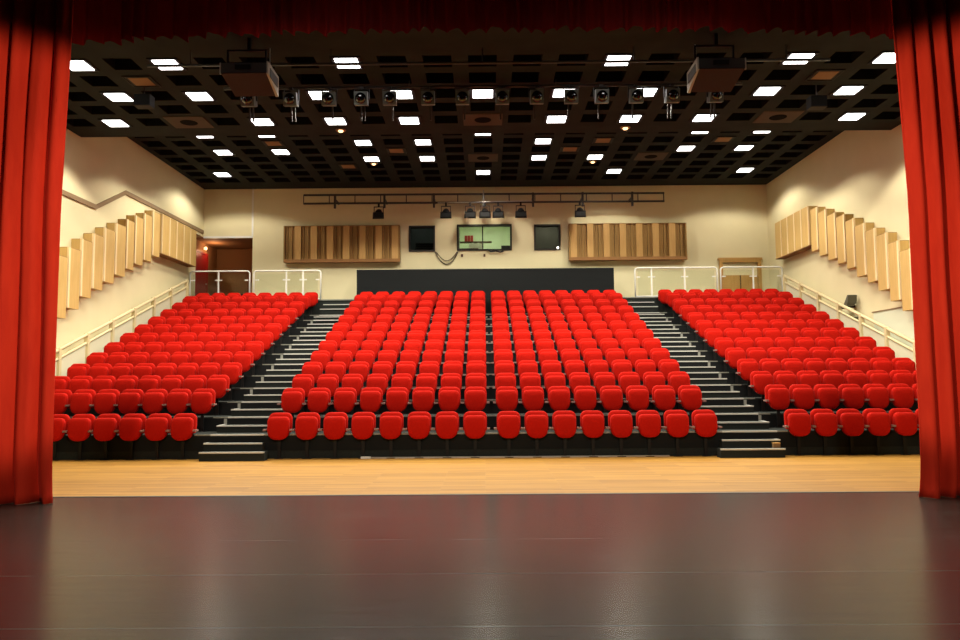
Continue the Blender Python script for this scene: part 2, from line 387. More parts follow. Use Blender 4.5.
# ------------------------------------------------------------------ seats
def rrect(w, z0, z1, rb, rt, n=5):
    """outline in x,z of a rounded rectangle with separate bottom and top radii"""
    pts = []
    for cx, cz, r, a0 in ((w/2-rb, z0+rb, rb, -PI/2), (w/2-rt, z1-rt, rt, 0), (-w/2+rt, z1-rt, rt, PI/2), (-w/2+rb, z0+rb, rb, PI)):
        for k_ in range(n+1):
            a = a0 + k_*PI/2/n
            pts.append((cx + r*math.cos(a), cz + r*math.sin(a)))
    return pts
def pad(w, z0, z1, rb, rt, y0, y1, lean, edge=.03):
    """upholstered pad, front at y0, back at y1; lean = dy per dz"""
    o = rrect(w, z0, z1, rb, rt); cz = (z0+z1)/2; h = z1-z0
    def ring(y, inset):
        sx, sz = (w-2*inset)/w, (h-2*inset)/h
        return [(x*sx, y + (cz+(z-cz)*sz-z0)*lean, cz+(z-cz)*sz) for x, z in o]
    return MB().rings([ring(y0-.012, w*.28), ring(y0, edge*1.5), ring(y0+edge*.35, edge*.45), ring(y0+edge, 0), ring(y1-edge, 0), ring(y1-edge*.3, edge*.5), ring(y1, edge*1.4)])
back_me = pad(.44, .475, .848, .05, .115, -.045, .06, .12).mesh('seat_backrest', M['seat'], True)
cush_me = pad(.405, .355, .778, .165, .085, -.185, -.055, .07, .036).mesh('seat_cushion', M['seat'], True)
arm_me = MB().box(-.026,.026,-.18,-.02,.52,.552).mesh('seat_armrest', M['arm'])
ped_me = MB().box(-.03,.03,-.06,-.035,.01,.50).box(-.08,.08,-.09,-.03,0,.012).box(-.19,.19,-.06,-.03,.44,.49).mesh('seat_pedestal', M['black_metal'])

places = []   # x, y, z, visible, label
GAP = .125
VIS_L = {1: 7, 2: 7, 3: 8}
VIS_R = {1: 5, 2: 6, 3: 6, 4: 7, 5: 8}
for r in range(1, 14):
    y = yrow(r) if r < 13 else Y13
    z = 0 if r == 1 else zrow(r-1)
    for i in range(8):
        for s, nm in ((-1, 'red door'), (1, 'wooden door')):
            places.append((GAP + s*(.0525+.26+.52*i), y, z, True, f'red seat, {ORD[r]} row from stage, middle block, {ORD[i+1]} from centre gap towards {nm}', 'middle block', 0))
    f = (r-1)/12
    for i in range(8):
        sp = .478 + .027*f
        places.append((-5.38 - sp*(i+.5), y, z, i < VIS_L.get(r, 8), f'red seat, {ORD[r]} row from stage, side block below red door, {ORD[i+1]} from aisle', 'side block below the red door', 0))
        sp = .488 + .006*f
        places.append((5.555 + .075*f + sp*(i+.5), y, z, i < VIS_R.get(r, 8), f'red seat, {ORD[r]} row from stage, side block below wooden door, {ORD[i+1]} from aisle', 'side block below the wooden door', 0))
vis = sorted([p for p in places if p[3]], key=lambda p: p[0]**2*.5 + p[1]**2)
single, rest = vis[:300], vis[300:] + [p for p in places if not p[3]]
for x, y, z, v_, label, blk, _ in single:
    t = thing('theatre_seat', label, 'seat', (x, y, z), 0, f'red folding seats in the {blk}')
    part('backrest', back_me, t); part('seat_cushion', cush_me, t)
    part('armrest', arm_me, t, (-.25, 0, 0)); part('armrest', arm_me, t, (.25, 0, 0))
    part('pedestal', ped_me, t)
def merged(srcs, locs, name, m):
    vs, fs, mi, sm = [], [], [], []
    for me, idx in srcs:
        cv = [v.co.copy() for v in me.vertices]; cf = [tuple(p.vertices) for p in me.polygons]
        for (x, y, z, ox) in locs:
            b = len(vs)
            vs += [(c.x+x+ox.get(idx, 0), c.y+y, c.z+z) for c in cv]; fs += [tuple(b+i for i in f) for f in cf]; mi += [idx]*len(cf)
    me = bpy.data.meshes.new(name); me.from_pydata(vs, [], fs)
    for mm in m: me.materials.append(mm)
    for p, q in zip(me.polygons, mi): p.material_index = q; p.use_smooth = q == 0
    o = bpy.data.objects.new(name, me); COL.objects.link(o); return o
loc = [(x, y, z, {}) for x, y, z, *_ in rest]
o = merged([(back_me, 0), (cush_me, 0), (ped_me, 1)], loc, 'rear_seats', [M['seat'], M['black_metal']])
tag(o, 'remaining red folding seats in the topmost rows of the tribune', 'seats', kind='stuff')

# ------------------------------------------------------------------ back of the hall
bp = thing('parapet', 'low black parapet behind the top row of the middle block', 'parapet', (0, 26.5, LAND))
MB().box(-4.36, 4.44, 0, .08, 0, 1.12).obj('front_panel', M['fascia'], bp)
MB().box(-4.36, -4.30, .08, .7, 0, 1.12).obj('return_panel', M['fascia'], bp)
MB().box(4.38, 4.44, .08, .7, 0, 1.12).obj('return_panel', M['fascia'], bp)
MB().box(-4.36, 4.44, -.01, .09, 1.12, 1.135).obj('top_edge', M['steel'], bp)

def arc(cx, cz, r, a0, a1, n=5): return [(cx + r*math.cos(a0+(a1-a0)*k_/n), 0, cz + r*math.sin(a0+(a1-a0)*k_/n)) for k_ in range(n+1)]
def railing(x0, x1, posts, label, low):
    t = thing('guard_railing', label, 'railing', (x0, 26.3, LAND), 0, 'white guard railings on the landing')
    w = x1-x0; h = 1.09; r = .10
    MB().tube([(0,0,0)] + arc(r, h-r, r, PI, PI/2) + arc(w-r, h-r, r, PI/2, 0) + [(w,0,0)], .026, 10).obj('rail_frame', M['white'], t, True)
    for p in posts: MB().box(p-x0-.022, p-x0+.022, -.02, .02, 0, h).obj('post', M['white'], t)
    ed = [x0+.05] + list(posts) + [x1-.05]
    for a, b in zip(ed, ed[1:]):
        g = MB().box(a-x0+.05, b-x0-.05, -.006, .006, .16, h-.10).obj('glass_pane', M['glass'], t)
        c = MB()
        for e in (a-x0+.03, b-x0-.09): c.box(e-.03, e+.09, -.018, .018, .76, .80)
        c.obj('clamp', M['white'], g)
    if low: MB().tube([(0,0,.12),(w,0,.12)], .02, 8).obj('lower_rail', M['white'], t, True)
railing(-10.0, -7.97, (-9.03,), 'white steel and glass railing in front of the red door recess', True)
railing(-7.83, -5.55, (-6.72, -6.15), 'white steel and glass railing beside the aisle on the red door side', True)
railing(5.12, 7.90, (5.68, 6.80), 'white steel and glass railing beside the aisle on the wooden door side', True)
railing(8.02, 10.1, (9.12,), 'white steel and glass railing in front of the wooden door', True)

# windows
for nm, (a, b, c, d) in WIN.items():
    pass
def window(nm, label, mull, pane_m):
    a, b, c, d = WIN[nm]; f = .055
    t = thing(nm, label, 'window', (a, YB, c)); t['kind'] = 'structure'
    w, h = b-a, d-c
    MB().box(0, f, -.03, .22, 0, h).box(w-f, w, -.03, .22, 0, h).box(f, w-f, -.03, .22, 0, f).box(f, w-f, -.03, .22, h-f, h).obj('frame', M['frame'], t)
    xs = [f] + ([w*mull-.02, w*mull+.02] if mull else []) + [w-f]
    if mull: MB().box(w*mull-.02, w*mull+.02, 0, .1, f, h-f).obj('mullion', M['frame'], t)
    for p, q in zip(xs[::2], xs[1::2]): MB().box(p, q, .04, .05, f, h-f).obj('pane', pane_m, t)
    return t
window('window_1', 'small dark window with an equipment rack behind, nearest the red door', None, M['dark_glass'])
window('window_2', 'wide two pane control room window with a lit pale green room behind', .47, M['glass'])
window('window_3', 'small grey window on the wooden door side of the lit one', None, M['dark_glass'])
# rooms behind the windows
def room(nm, x0, x1, y1, z0, z1, m, label):
    mb = MB(); y0 = YB+.25
    mb.quad((x0,y1,z0),(x1,y1,z0),(x1,y1,z1),(x0,y1,z1)); mb.quad((x0,y0,z0),(x1,y0,z0),(x1,y1,z0),(x0,y1,z0)); mb.quad((x0,y0,z1),(x1,y0,z1),(x1,y1,z1),(x0,y1,z1))
    mb.quad((x0,y0,z0),(x0,y1,z0),(x0,y1,z1),(x0,y0,z1)); mb.quad((x1,y0,z0),(x1,y1,z0),(x1,y1,z1),(x1,y0,z1))
    struct(mb.obj(nm, m), label, 'room')
room('wall_control_room', -1.35, 1.45, 30.6, 5.1, 7.6, M['room'], 'pale green walls of the lit control room')
room('wall_booth_dark', -3.2, -1.40, 29.6, 5.1, 7.6, M['room_dark'], 'grey walls of the dark booth near the red door')
room('wall_booth_grey', 1.50, 3.3, 29.6, 5.1, 7.6, M['room_dark'], 'grey walls of the booth on the wooden door side')
def area(nm, loc, size, e, col, rot=(0, 0, 0), spread=180):
    l = bpy.data.lights.new(nm, 'AREA'); l.shape = 'SQUARE'; l.size = size; l.energy = e; l.color = col; l.spread = math.radians(spread)
    o = bpy.data.objects.new(nm, l); COL.objects.link(o); o.location = loc; o.rotation_euler = rot; return o
area('control_room_lamp', (.1, 29.0, 7.55), .8, 42, (.97, 1, .74))
area('booth_lamp', (2.4, 28.8, 7.55), .5, 30, (1, .95, .8))
area('booth_lamp', (-2.3, 28.8, 7.55), .5, 6, (.8, .95, 1))
# furniture of the control room
t = thing('equipment_rack', 'black equipment rack with louvres behind the small dark window', 'rack', (-2.15, 28.6, 5.1))
MB().box(-.38,.38,0,.5,0,1.38).obj('cabinet', M['rack'], t)
for q in range(5): MB().box(-.34,.34,-.015,0,.98+.075*q,1.02+.075*q).obj('rack_unit', M['room_dark'], t)
t = thing('wall_shelf', 'dark brown shelf on the control room wall holding folders', 'shelf', (-.62, 28.9, 6.28))
MB().box(-.6,.42,0,.3,0,.05).obj('board', M['shelf'], t); MB().box(.36,.42,0,.3,-.20,0).obj('bracket', M['shelf'], t)
for q in range(5):
    tag(MB().box(-.55+.10*q, -.46+.10*q, 28.93, 29.15, 6.331, 6.52+.02*(q%2)).obj('folder', M['paper']), f'pale folder on the control room shelf, {ORD[q+1]} from its red door end', 'folder', 'folders on the control room shelf')
for q in range(3):
    tag(MB().box(-.72+.11*q, -.62+.11*q, 28.99, 29.2, 6.60, 6.83).obj('binder', M['binder']), f'dark red binder above the pale folders, {ORD[q+1]} of three', 'binder', 'red binders in the control room')
tag(MB().box(-.9, .3, 28.95, 29.25, 6.575, 6.60).obj('shelf_board', M['shelf']), 'upper thin shelf board under the red binders', 'shelf')
t = thing('monitor', 'dark monitor on the control desk at the wooden door end of the lit window', 'monitor', (.80, 28.3, 5.80))
MB().box(-.16,.16,0,.04,.18,.52).obj('screen', M['rack'], t); MB().box(-.03,.03,.01,.04,.02,.2).obj('stand', M['rack'], t); MB().box(-.1,.1,-.06,.1,0,.02).obj('foot', M['rack'], t)
t = thing('cupboard', 'dark cupboard at the red door end of the lit control room', 'cupboard', (-1.0, 28.3, 5.1))
MB().box(-.28,.10,0,.5,0,1.9).obj('body', M['rack'], t); MB().box(-.27,.09,-.02,0,.05,1.85).obj('cupboard_door', M['shelf'], t)
t = thing('equipment_tower', 'narrow dark equipment tower at the wooden door end of the lit control room', 'equipment tower', (1.12, 28.2, 5.1))
MB().box(-.10,.20,0,.4,0,1.85).obj('body', M['rack'], t); MB().box(-.09,.19,-.02,0,1.2,1.6).obj('front_plate', M['room_dark'], t)
t = thing('control_desk', 'dark desk below the lit control room window', 'desk', (.0, 28.0, 5.1))
MB().box(-1.1,1.2,0,.7,.66,.70).obj('desk_top', M['shelf'], t); MB().box(-1.05,-1.0,0,.7,0,.66).obj('side_panel', M['shelf'], t); MB().box(1.1,1.15,0,.7,0,.66).obj('side_panel', M['shelf'], t)
t = thing('mixing_desk', 'low black mixing desk just behind the lit window sill', 'mixing desk', (.42, 28.02, 5.80))
MB().hexa([(-.3,0,0),(.4,0,0),(.4,.4,0),(-.3,.4,0),(-.3,0,.20),(.4,0,.24),(.4,.4,.34),(-.3,.4,.28)]).obj('body', M['rack'], t); MB().box(-.12,.12,.1,.3,.30,.36).obj('hood', M['rack'], t)
# cable and bits under the windows
pts = [(-1.74+.82*s, YB-.03, 6.0 - .46*math.sin(PI*s)**.8) for s in [q/16 for q in range(17)]]
tag(MB().tube(pts, .016, 6).obj('hanging_cable', M['cable'], None, True), 'slack dark cable looped between the small dark window and the lit window', 'cable', 'cables under the windows')
pts = [(-1.70+.75*s, YB-.05, 5.98 - .32*math.sin(PI*s)) for s in [q/16 for q in range(17)]]
tag(MB().tube(pts, .014, 6).obj('hanging_cable', M['cable'], None, True), 'shorter upper cable loop beside the lit window', 'cable', 'cables under the windows')
pts = [(.12, YB-.06, 6.06), (.25, YB-.09, 5.97), (.42, YB-.07, 6.0), (.58, YB-.09, 5.95), (.70, YB-.06, 5.99)]
tag(MB().tube(pts, .026, 6).obj('hanging_cable', M['rack'], None, True), 'black cable bundle on the sill of the lit window', 'cable', 'cables under the windows')
for x, w in ((-.78, 'red door end'), (.02, 'middle')):
    t = thing('wall_socket', f'tiny dark socket under the lit window, {w}', 'socket', (x, YB, 5.86)); MB().box(-.035,.035,-.03,0,-.06,.04).obj('plate', M['shelf'], t); MB().box(-.015,.015,-.04,-.03,-.02,.02).obj('plug', M['rack'], t)
t = thing('pilot_lamp', 'tiny white lamp at the lower corner of the grey window', 'lamp', (2.64, YB-.032, 6.10)); MB().lathe([(.01,0),(.035,.01),(.03,.03),(.01,.035)], (0,-1,0), (0,0,0), 10).obj('bulb', M['led'], t, True); MB().box(-.045,.045,-.002,.002,-.045,.045).obj('plate', M['chrome'], t)

# wall acoustic panels on the back wall
def back_panel(x0, x1, label, first_groove, n):
    t = thing('acoustic_baffle', label, 'acoustic panel', (x0, YB, 5.70), 0, 'wooden acoustic panels on the back wall')
    w, h, d = x1-x0, 1.20, .28
    MB().box(0, w, -.06, -.001, .0, h).obj('backing', M['ply_dark'], t)
    MB().box(0, .05, -d, -.06, .02, h).box(w-.05, w, -d, -.06, .02, h).obj('side_board', M['ply_groove'], t)
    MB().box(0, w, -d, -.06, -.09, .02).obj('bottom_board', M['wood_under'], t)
    MB().box(0, w, -d, -.06, h, h+.02).obj('top_board', M['ply_groove'], t)
    ng = sum((q + first_groove) % 2 for q in range(n)); unit = (w-.1)/(ng*.6 + (n-ng)*.4); a = .05
    for q in range(n):
        gr = (q + first_groove) % 2; seg = unit*(.6 if gr else .4)
        if gr:
            mb = MB()
            for s in range(4): mb.box(a+.008+seg*s/4, a+seg*(s+1)/4-.004, -d+.05+(.03 if s % 2 else 0), -.06, .02, h)
            mb.obj('grooved_strip', M['ply_groove'], t)
        else:
            MB().box(a+.005, a+seg-.005, -d, -.06, .02, h).obj('smooth_strip', M['ply_gold'], t)
        a += seg
back_panel(-7.10, -2.98, 'brown slatted wooden acoustic panel on back wall nearest the small dark window', 1, 14)
back_panel(3.02, 7.18, 'brown slatted wooden acoustic panel on back wall beside the grey window', 0, 14)

# wooden door and red door, vestibule
t = thing('door_2', 'golden wooden door frame with a half height wooden leaf on the landing', 'door', (9.10, YB, LAND)); t['kind'] = 'structure'
MB().box(-.74,-.62,-.10,0,0,1.60).box(.62,.74,-.10,0,0,1.60).box(-.62,.62,-.10,0,1.44,1.52).box(-.78,.78,-.11,0,1.52,1.60).obj('door_frame', M['door_wood'], t)
MB().box(-.60,.60,-.05,-.005,.0,.98).obj('door_leaf', M['door_wood'], t)
MB().box(-.02,.02,-.054,-.05,0,.98).obj('meeting_edge', M['ply_dark'], t)
x0, x1, z0, z1 = DOORWAY; x0 = -10.45; ye = 30.2
mb = MB().box(x0-.1, x1+.02, ye, ye+.1, z0, z1+.1).box(x1, x1+.1, YB+.25, ye, z0, z1+.1).box(x0-.02, x1+.1, YB+.25, ye, z1, z1+.1).box(x0-.1, XL-.25, 26.85, YB+.25, z1, z1+.1).box(XL-.25, XL, YB, YB+.25, z1+.001, z1+.1)
struct(mb.obj('wall_vestibule', M['brown_wall']), 'dark brown walls and soffit of the entrance recess', 'wall')
struct(MB().box(x0-.1, x0, 26.8, ye, LAND-.1, z1).box(x0, XL-.25, 26.8, 26.9, LAND-.1, z1).obj('wall_vestibule_side', M['brown_wall']), 'brown side wall of the recess holding the red door', 'wall')
struct(MB().box(x0, x1+.1, YB, ye, LAND-.1, LAND).box(x0, XL, 26.9, YB, LAND-.1, LAND).obj('floor_vestibule', M['carpet']), 'dark floor of the entrance recess', 'floor')
t = thing('door_1', 'red door in the recess at the top of the ledge wall', 'door', (x0, 28.3, LAND)); t['kind'] = 'structure'
MB().box(.005,.05,-.70,.70,0,2.06).obj('door_leaf', M['red_door'], t)
MB().box(.0,.07,-.76,-.70,0,2.12).box(.0,.07,.70,.76,0,2.12).box(.0,.07,-.70,.70,2.06,2.12).obj('door_frame', M['red_door'], t)
MB().box(.05,.10,.56,.60,.95,1.0).obj('door_handle', M['chrome'], t)
t = thing('wall_lamp', 'small glowing lamp above the red door', 'lamp', (x0, 28.75, 6.38))
MB().box(0,.03,-.05,.05,-.05,.05).obj('base', M['white'], t); MB().lathe([(.02,.03),(.055,.05),(.068,.08),(.045,.12),(.01,.135)], (1,0,0), (0,0,0), 14).obj('globe', M['bulb'], t, True)
l = bpy.data.lights.new('wall_lamp_glow', 'POINT'); l.energy = 16; l.color = (1, .6, .32); l.shadow_soft_size = .09
o = bpy.data.objects.new('wall_lamp_glow', l); COL.objects.link(o); o.location = (x0+.40, 28.75, 6.3)
t = thing('equipment_case', 'black case on the floor of the dark entrance recess', 'case', (-9.0, 28.4, LAND))
MB().box(-.35,.45,0,.5,.0,.55).obj('body', M['black_metal'], t, bevel=.02); MB().box(-.36,.46,-.01,.51,.36,.385).obj('lid_trim', M['rack'], t); MB().box(-.05,.15,-.03,0,.2,.24).obj('handle', M['chrome'], t)
struct(MB().box(-8.32, -8.26, YB-.012, YB, 6.59, ZR).obj('trim_1', M['white']), 'thin vertical pale joint strip above the entrance recess', 'trim')
struct(MB().box(XL, -8.26, YB-.012, YB, 6.55, 6.62).obj('trim_4', M['white']), 'pale lintel strip over the entrance recess', 'trim')

# ledge on the left wall: flat band coloured as its shaded underside
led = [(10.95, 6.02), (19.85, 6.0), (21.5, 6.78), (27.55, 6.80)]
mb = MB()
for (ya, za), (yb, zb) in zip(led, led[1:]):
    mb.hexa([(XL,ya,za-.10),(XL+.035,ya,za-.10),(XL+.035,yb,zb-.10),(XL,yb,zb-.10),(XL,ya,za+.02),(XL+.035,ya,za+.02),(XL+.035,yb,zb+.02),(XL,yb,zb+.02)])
struct(mb.obj('trim_2', M['ledge']), 'flat brown zigzag band along the side wall, painted as the shaded underside of its ledge', 'trim')

# side wall acoustic boxes
def side_far_box(X, s, y0, y1, zb, zt, label):
    t = thing('acoustic_baffle', label, 'acoustic panel', (X, y0, zb), 0, 'straight wooden panels at the rear of the side walls')
    d = .30; L_ = y1-y0; n = 5; h = zt-zb
    MB().box(*sorted((0, s*(d-.03))), 0, L_, 0, h).obj('body', M['ply'], t)
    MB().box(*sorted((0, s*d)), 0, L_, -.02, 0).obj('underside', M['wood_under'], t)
    for q in range(n):
        MB().box(*sorted((s*(d-.03), s*d)), L_*q/n+.03, L_*(q+1)/n-.03, 0, h).obj('face_board', M['ply'], t)
        MB().box(*sorted((s*(d-.03), s*(d+.012))), L_*q/n-.03 if q else 0, L_*q/n+.03, 0, h).obj('edge_strip', M['ply_edge'], t)
def side_box(X, s, y0, y1, zb, zt, label, grp):
    t = thing('acoustic_box', label, 'acoustic box', (X, y0, zb), 0, grp)
    d = .26; L_ = y1-y0; h = zt-zb
    MB().hexa([(0,0,0),(s*(d-.02),0,0),(s*(d-.02),L_-.05,0),(0,L_-.05,0),(0,0,h),(s*(d-.02),0,h),(s*(d-.02),L_-.05,h),(0,L_-.05,h)]).obj('body', M['ply'], t)
    MB().box(*sorted((s*(d-.02), s*d)), .06, L_-.05, 0, h).obj('face_board', M['ply'], t)
    MB().box(*sorted((s*(d-.035), s*(d+.012))), -.012, .06, 0, h+.01).obj('edge_strip', M['ply_edge'], t)
    MB().box(*sorted((0, s*d)), 0, L_-.05, h, h+.012).obj('cap', M['ply_groove'], t)
side_far_box(XL+.003, 1, 23.32, 26.15, 5.32, 6.52, 'five board straight wooden panel at the top of the ledge wall, behind the stepped boxes')
side_far_box(XR-.003, -1, 23.42, 26.15, 5.42, 6.62, 'five board straight wooden panel at the rear of the plain wall, behind the stepped boxes')
lb = [(22.74,6.49,5.17),(22.17,6.29,4.95),(21.6,6.10,4.75),(21.09,5.89,4.54),(20.47,5.66,4.29),(19.87,5.42,4.03),(19.3,5.16,3.78),(18.74,4.92,3.52),(18.17,4.62,3.19),(17.6,4.36,2.93),(17.02,4.1,2.66)]
lb = [(y, zt, zb) for y, zt, zb in lb]
prev = 23.31
for q, (y, zt, zb) in enumerate(lb):
    side_box(XL+.003, 1, y, prev-.004, zb, zt, f'stepped wooden box on the ledge wall, {ORD[q+1]} down from the straight panel', 'stepped wooden boxes on the ledge wall'); prev = y
rb_ = [(22.88,6.46,5.2),(22.3,6.27,4.98),(21.72,6.05,4.77),(21.18,5.88,4.58),(20.64,5.66,4.36),(20.08,5.42,4.07),(19.55,5.18,3.85),(19.0,4.96,3.58),(18.48,4.67,3.26),(17.95,4.39,2.98),(17.4,4.1,2.7)]
prev = 23.41
for q, (y, zt, zb) in enumerate(rb_):
    side_box(XR-.003, -1, y, prev-.004, zb, zt, f'stepped wooden box on the plain wall, {ORD[q+1]} down from the straight panel', 'stepped wooden boxes on the plain wall'); prev = y

# sloping guard rails beside the side blocks
def slope_rail(X, y0, y1, label):
    t = thing('sloping_guard_rail', label, 'guard rail', (X, 0, 0), 0, 'sloping guard rails at the outer ends of the rows')
    zt = lambda y: 2.15 + .336*(y-17.66)
    zd = lambda y: max(0, .45 + .2795*((y-15.62)/.85 + 1)) if y > 15.62 else (.45 if y > 14.64 else 0)
    MB().tube([(0,y0,zt(y0)),(0,y1,zt(y1))], .045, 8).obj('top_rail', M['cream_rail'], t, True)
    MB().tube([(0,y0,zt(y0)-.20),(0,y1,zt(y1)-.20)], .034, 8).obj('lower_rail', M['cream_rail'], t, True)
    n = 9
    for q in range(n):
        y = y0+.05 + (y1-y0-.1)*q/(n-1)
        MB().box(-.05,.05,y-.05,y+.05,max(0, zt(y)-1.3),zt(y)+.03).obj('post', M['cream_rail'], t)
        if q < n-1:
            yb = y0+.05 + (y1-y0-.1)*(q+1)/(n-1)
            a, b = y+.08, yb-.08
            MB().hexa([(-.006,a,zt(a)-1.1),(.006,a,zt(a)-1.1),(.006,b,zt(b)-1.1),(-.006,b,zt(b)-1.1),(-.006,a,zt(a)-.23),(.006,a,zt(a)-.23),(.006,b,zt(b)-.23),(-.006,b,zt(b)-.23)]).obj('infill_panel', M['infill'], t)
slope_rail(-9.73, 15.2, 25.35, 'cream sloping guard rail between the side block and the ledge wall')
slope_rail(9.80, 15.2, 25.35, 'cream sloping guard rail between the side block and the plain wall')

# dark lamp with flap on the plain wall and the pale panel below the boxes
t = thing('wall_floodlight', 'dark floodlight with raised flap on the plain wall above the sloping rail', 'floodlight', (XR, 21.35, 3.36)); t.scale = (1, .7, .7)
MB().hexa([(-.32,-.30,0),(-.10,-.30,0),(-.10,.55,-.05),(-.32,.55,-.05),(-.32,-.30,.10),(-.10,-.30,.10),(-.10,.55,.02),(-.32,.55,.02)]).obj('body', M['grey_case'], t)
MB().hexa([(-.30,-.34,.08),(-.06,-.34,.08),(-.06,.02,.05),(-.30,.02,.05),(-.30,-.42,.40),(-.06,-.42,.40),(-.06,-.34,.42),(-.30,-.34,.42)]).obj('flap', M['grey_case'], t)
MB().box(-.10,0,-.06,.06,-.05,.06).obj('bracket', M['black_metal'], t)
t = thing('wall_cabinet', 'grey green cabinet against the plain wall behind the sloping rail', 'cabinet', (XR, 21.4, 2.1))
MB().box(-.20,-.001,-.35,.5,0,.95).obj('body', M['grey_case'], t); MB().box(-.215,-.20,-.30,.45,.05,.90).obj('cabinet_door', M['grey_case'], t)
t = thing('access_hatch', 'pale flush access panel low on the plain wall beside the curtain', 'panel', (XR, 19.2, 1.6))
MB().box(-.02,-.001,-1.0,1.1,0,1.5).obj('leaf', M['hatch'], t); MB().box(-.04,-.001,-1.0,1.15,1.5,1.525).obj('top_edge', M['ledge'], t)

# ------------------------------------------------------------------ lighting bars, lanterns, speakers
def hang_bar(y, z, x0, x1, ztop, label, xs):
    t = thing('lighting_bar', label, 'lighting bar', (0, y, z))
    MB().tube([(x0,0,0),(x1,0,0)], .026, 10).obj('pipe', M['steel'], t, True)
    for x in xs: MB().tube([(x,0,0),(x,0,ztop-z)], .012, 6).obj('hanger', M['steel'], t)
hang_bar(14.0, 7.27, -6.2, 6.4, ZF, 'dark horizontal lighting bar under the front edge of the ceiling', (-5.4, -2.8, 0, 2.8, 5.6))
hang_bar(15.55, 7.42, -5.3, 5.3, ZF, 'dark horizontal bar carrying the row of grey lanterns', (-4.5, -1.5, 1.5, 4.5))
hs = .135
house_me = MB().rings([[(sx*hs, y, sz*hs) for sx, sz in ((-1,-1),(1,-1),(1,1),(-1,1))] for y in (-.17, -.16, .0)] + [[(sx*hs*.75, .20, sz*hs*.75) for sx, sz in ((-1,-1),(1,-1),(1,1),(-1,1))]]).mesh('lantern_housing', M['spot'])
lens_me = MB().lathe([(.115,0),(.112,.02),(.085,.05),(.045,.068),(.005,.073)], (0,-1,0), (0,-.168,0), 18).mesh('lantern_lens', M['lens'], True)
yoke_me = MB().box(-hs-.022,-hs-.008,-.03,.03,-.02,.20).box(hs+.008,hs+.022,-.03,.03,-.02,.20).box(-hs-.022,hs+.022,-.03,.03,.19,.205).mesh('lantern_yoke', M['black_metal'])
clamp_me = MB().box(-.035,.035,-.045,.045,.206,.245).mesh('lantern_clamp', M['steel'])
lever_me = MB().box(.02,.05,-.02,.02,-.42,-.13).mesh('lantern_handle', M['steel'])
spots = [(-4.77,7.20),(-3.91,7.19),(-3.13,7.22),(-2.47,7.2),(-1.89,7.2),(-1.11,7.2),(-.41,7.24),(.4,7.22),(1.1,7.22),(1.8,7.21),(2.42,7.21),(3.12,7.2),(3.85,7.2),(4.73,7.2)]
for q, (x, z) in enumerate(spots):
    t = thing('stage_spotlight', f'grey stage lantern facing the stage from the ceiling bar, {ORD[q+1]} from the ledge wall side', 'stage lantern', (x, 15.55, 7.17), 0, 'stage lanterns on the ceiling bar')
    part('housing', house_me, t); part('lens', lens_me, t); part('yoke', yoke_me, t); part('clamp', clamp_me, t)
    for lx in (-.07, .0): 
        if q in (0, 1, 3, 12, 13) or lx == 0: part('handle', lever_me, t, (lx, .1, 0) if q < 7 else (-.07-lx, .1, 0))
    t.rotation_euler = (math.radians(12), 0, 0)
# extra flood lamps
for x, y, z, w, mm in ((7.0, 16.0, 7.15, 'beside the last lit panel on the plain wall side', 'black_metal'), (-7.0, 15.7, 7.2, 'near the ledge wall', 'black_metal')):
    t = thing('hanging_floodlight', f'black floodlight under the front ceiling {w}', 'floodlight', (x, y, z))
    MB().box(-.17,.17,-.12,.12,-.10,.14).obj('housing', M[mm], t); MB().tube([(0,0,.14),(0,0,ZF-z)], .014, 6).obj('stem', M['steel'], t); MB().box(-.16,.16,-.13,-.12,-.09,.13).obj('front_glass', M['black_metal'], t)

def speaker(x, s, label):
    t = thing('hanging_loudspeaker', label, 'loudspeaker', (x, 13.5, 6.68), 0, 'loudspeakers hung before the ceiling')
    # wedge: wide face turned towards the seats, seen from behind and below
    w = .40; h = .30
    MB().hexa([(-w,-.30,.12),(w,-.30,.12),(w*.94,.42,-.02),(-w*.94,.42,-.02),(-w,-.30,h),(w,-.30,h),(w*.94,.42,h),(-w*.94,.42,h)]).obj('cabinet', M['spk'], t)
    MB().hexa([(-w+.01,-.31,.105),(w-.01,-.31,.105),(w*.93,.42,-.035),(-w*.93,.42,-.035),(-w+.01,-.31,.12),(w-.01,-.31,.12),(w*.93,.42,-.02),(-w*.93,.42,-.02)]).obj('bottom_board', M['spk_wood'], t)
    p = MB().hexa([(s*w,-.31,.10),(s*(w+.03),-.31,.10),(s*(w+.02),.42,-.05),(s*(w-.03),.42,-.05),(s*w,-.31,h+.02),(s*(w+.03),-.31,h+.02),(s*(w+.02),.42,h+.02),(s*(w-.03),.42,h+.02)]).obj('side_plate', M['spk_side'], t)
    MB().box(*sorted((s*(w+.028), s*(w+.04))), -.2, .3, .08, .24).obj('recess', M['spk'], p)
    MB().box(*sorted((-s*w, -s*(w+.02))), -.31, -.27, .10, h).obj('corner_strip', M['spk_side'], t)
    MB().box(-.15,.12,-.32,-.30,.18,.26).obj('rear_plate', M['black_metal'], t)
    f = MB()
    for xx in (-.38, .30): f.box(xx-.015, xx+.015, -.02, .02, h, h+.36)
    f.box(-.38,.30,-.02,.02,h+.10,h+.13); f.box(-.38,.30,-.02,.02,h+.33,h+.36)
    f.obj('hanging_frame', M['black_metal'], t)
    MB().tube([(s*.37,0,h),(s*.37,0,h+.38)], .012, 6).obj('wire', M['chrome'], t)
    MB().box(-.03,.03,-.03,.03,h+.36,ZF-6.68).obj('mount', M['black_metal'], t)
speaker(-4.16, 1, 'black hanging loudspeaker with brown base on the ledge wall side')
speaker(4.16, -1, 'black hanging loudspeaker with brown base on the plain wall side')

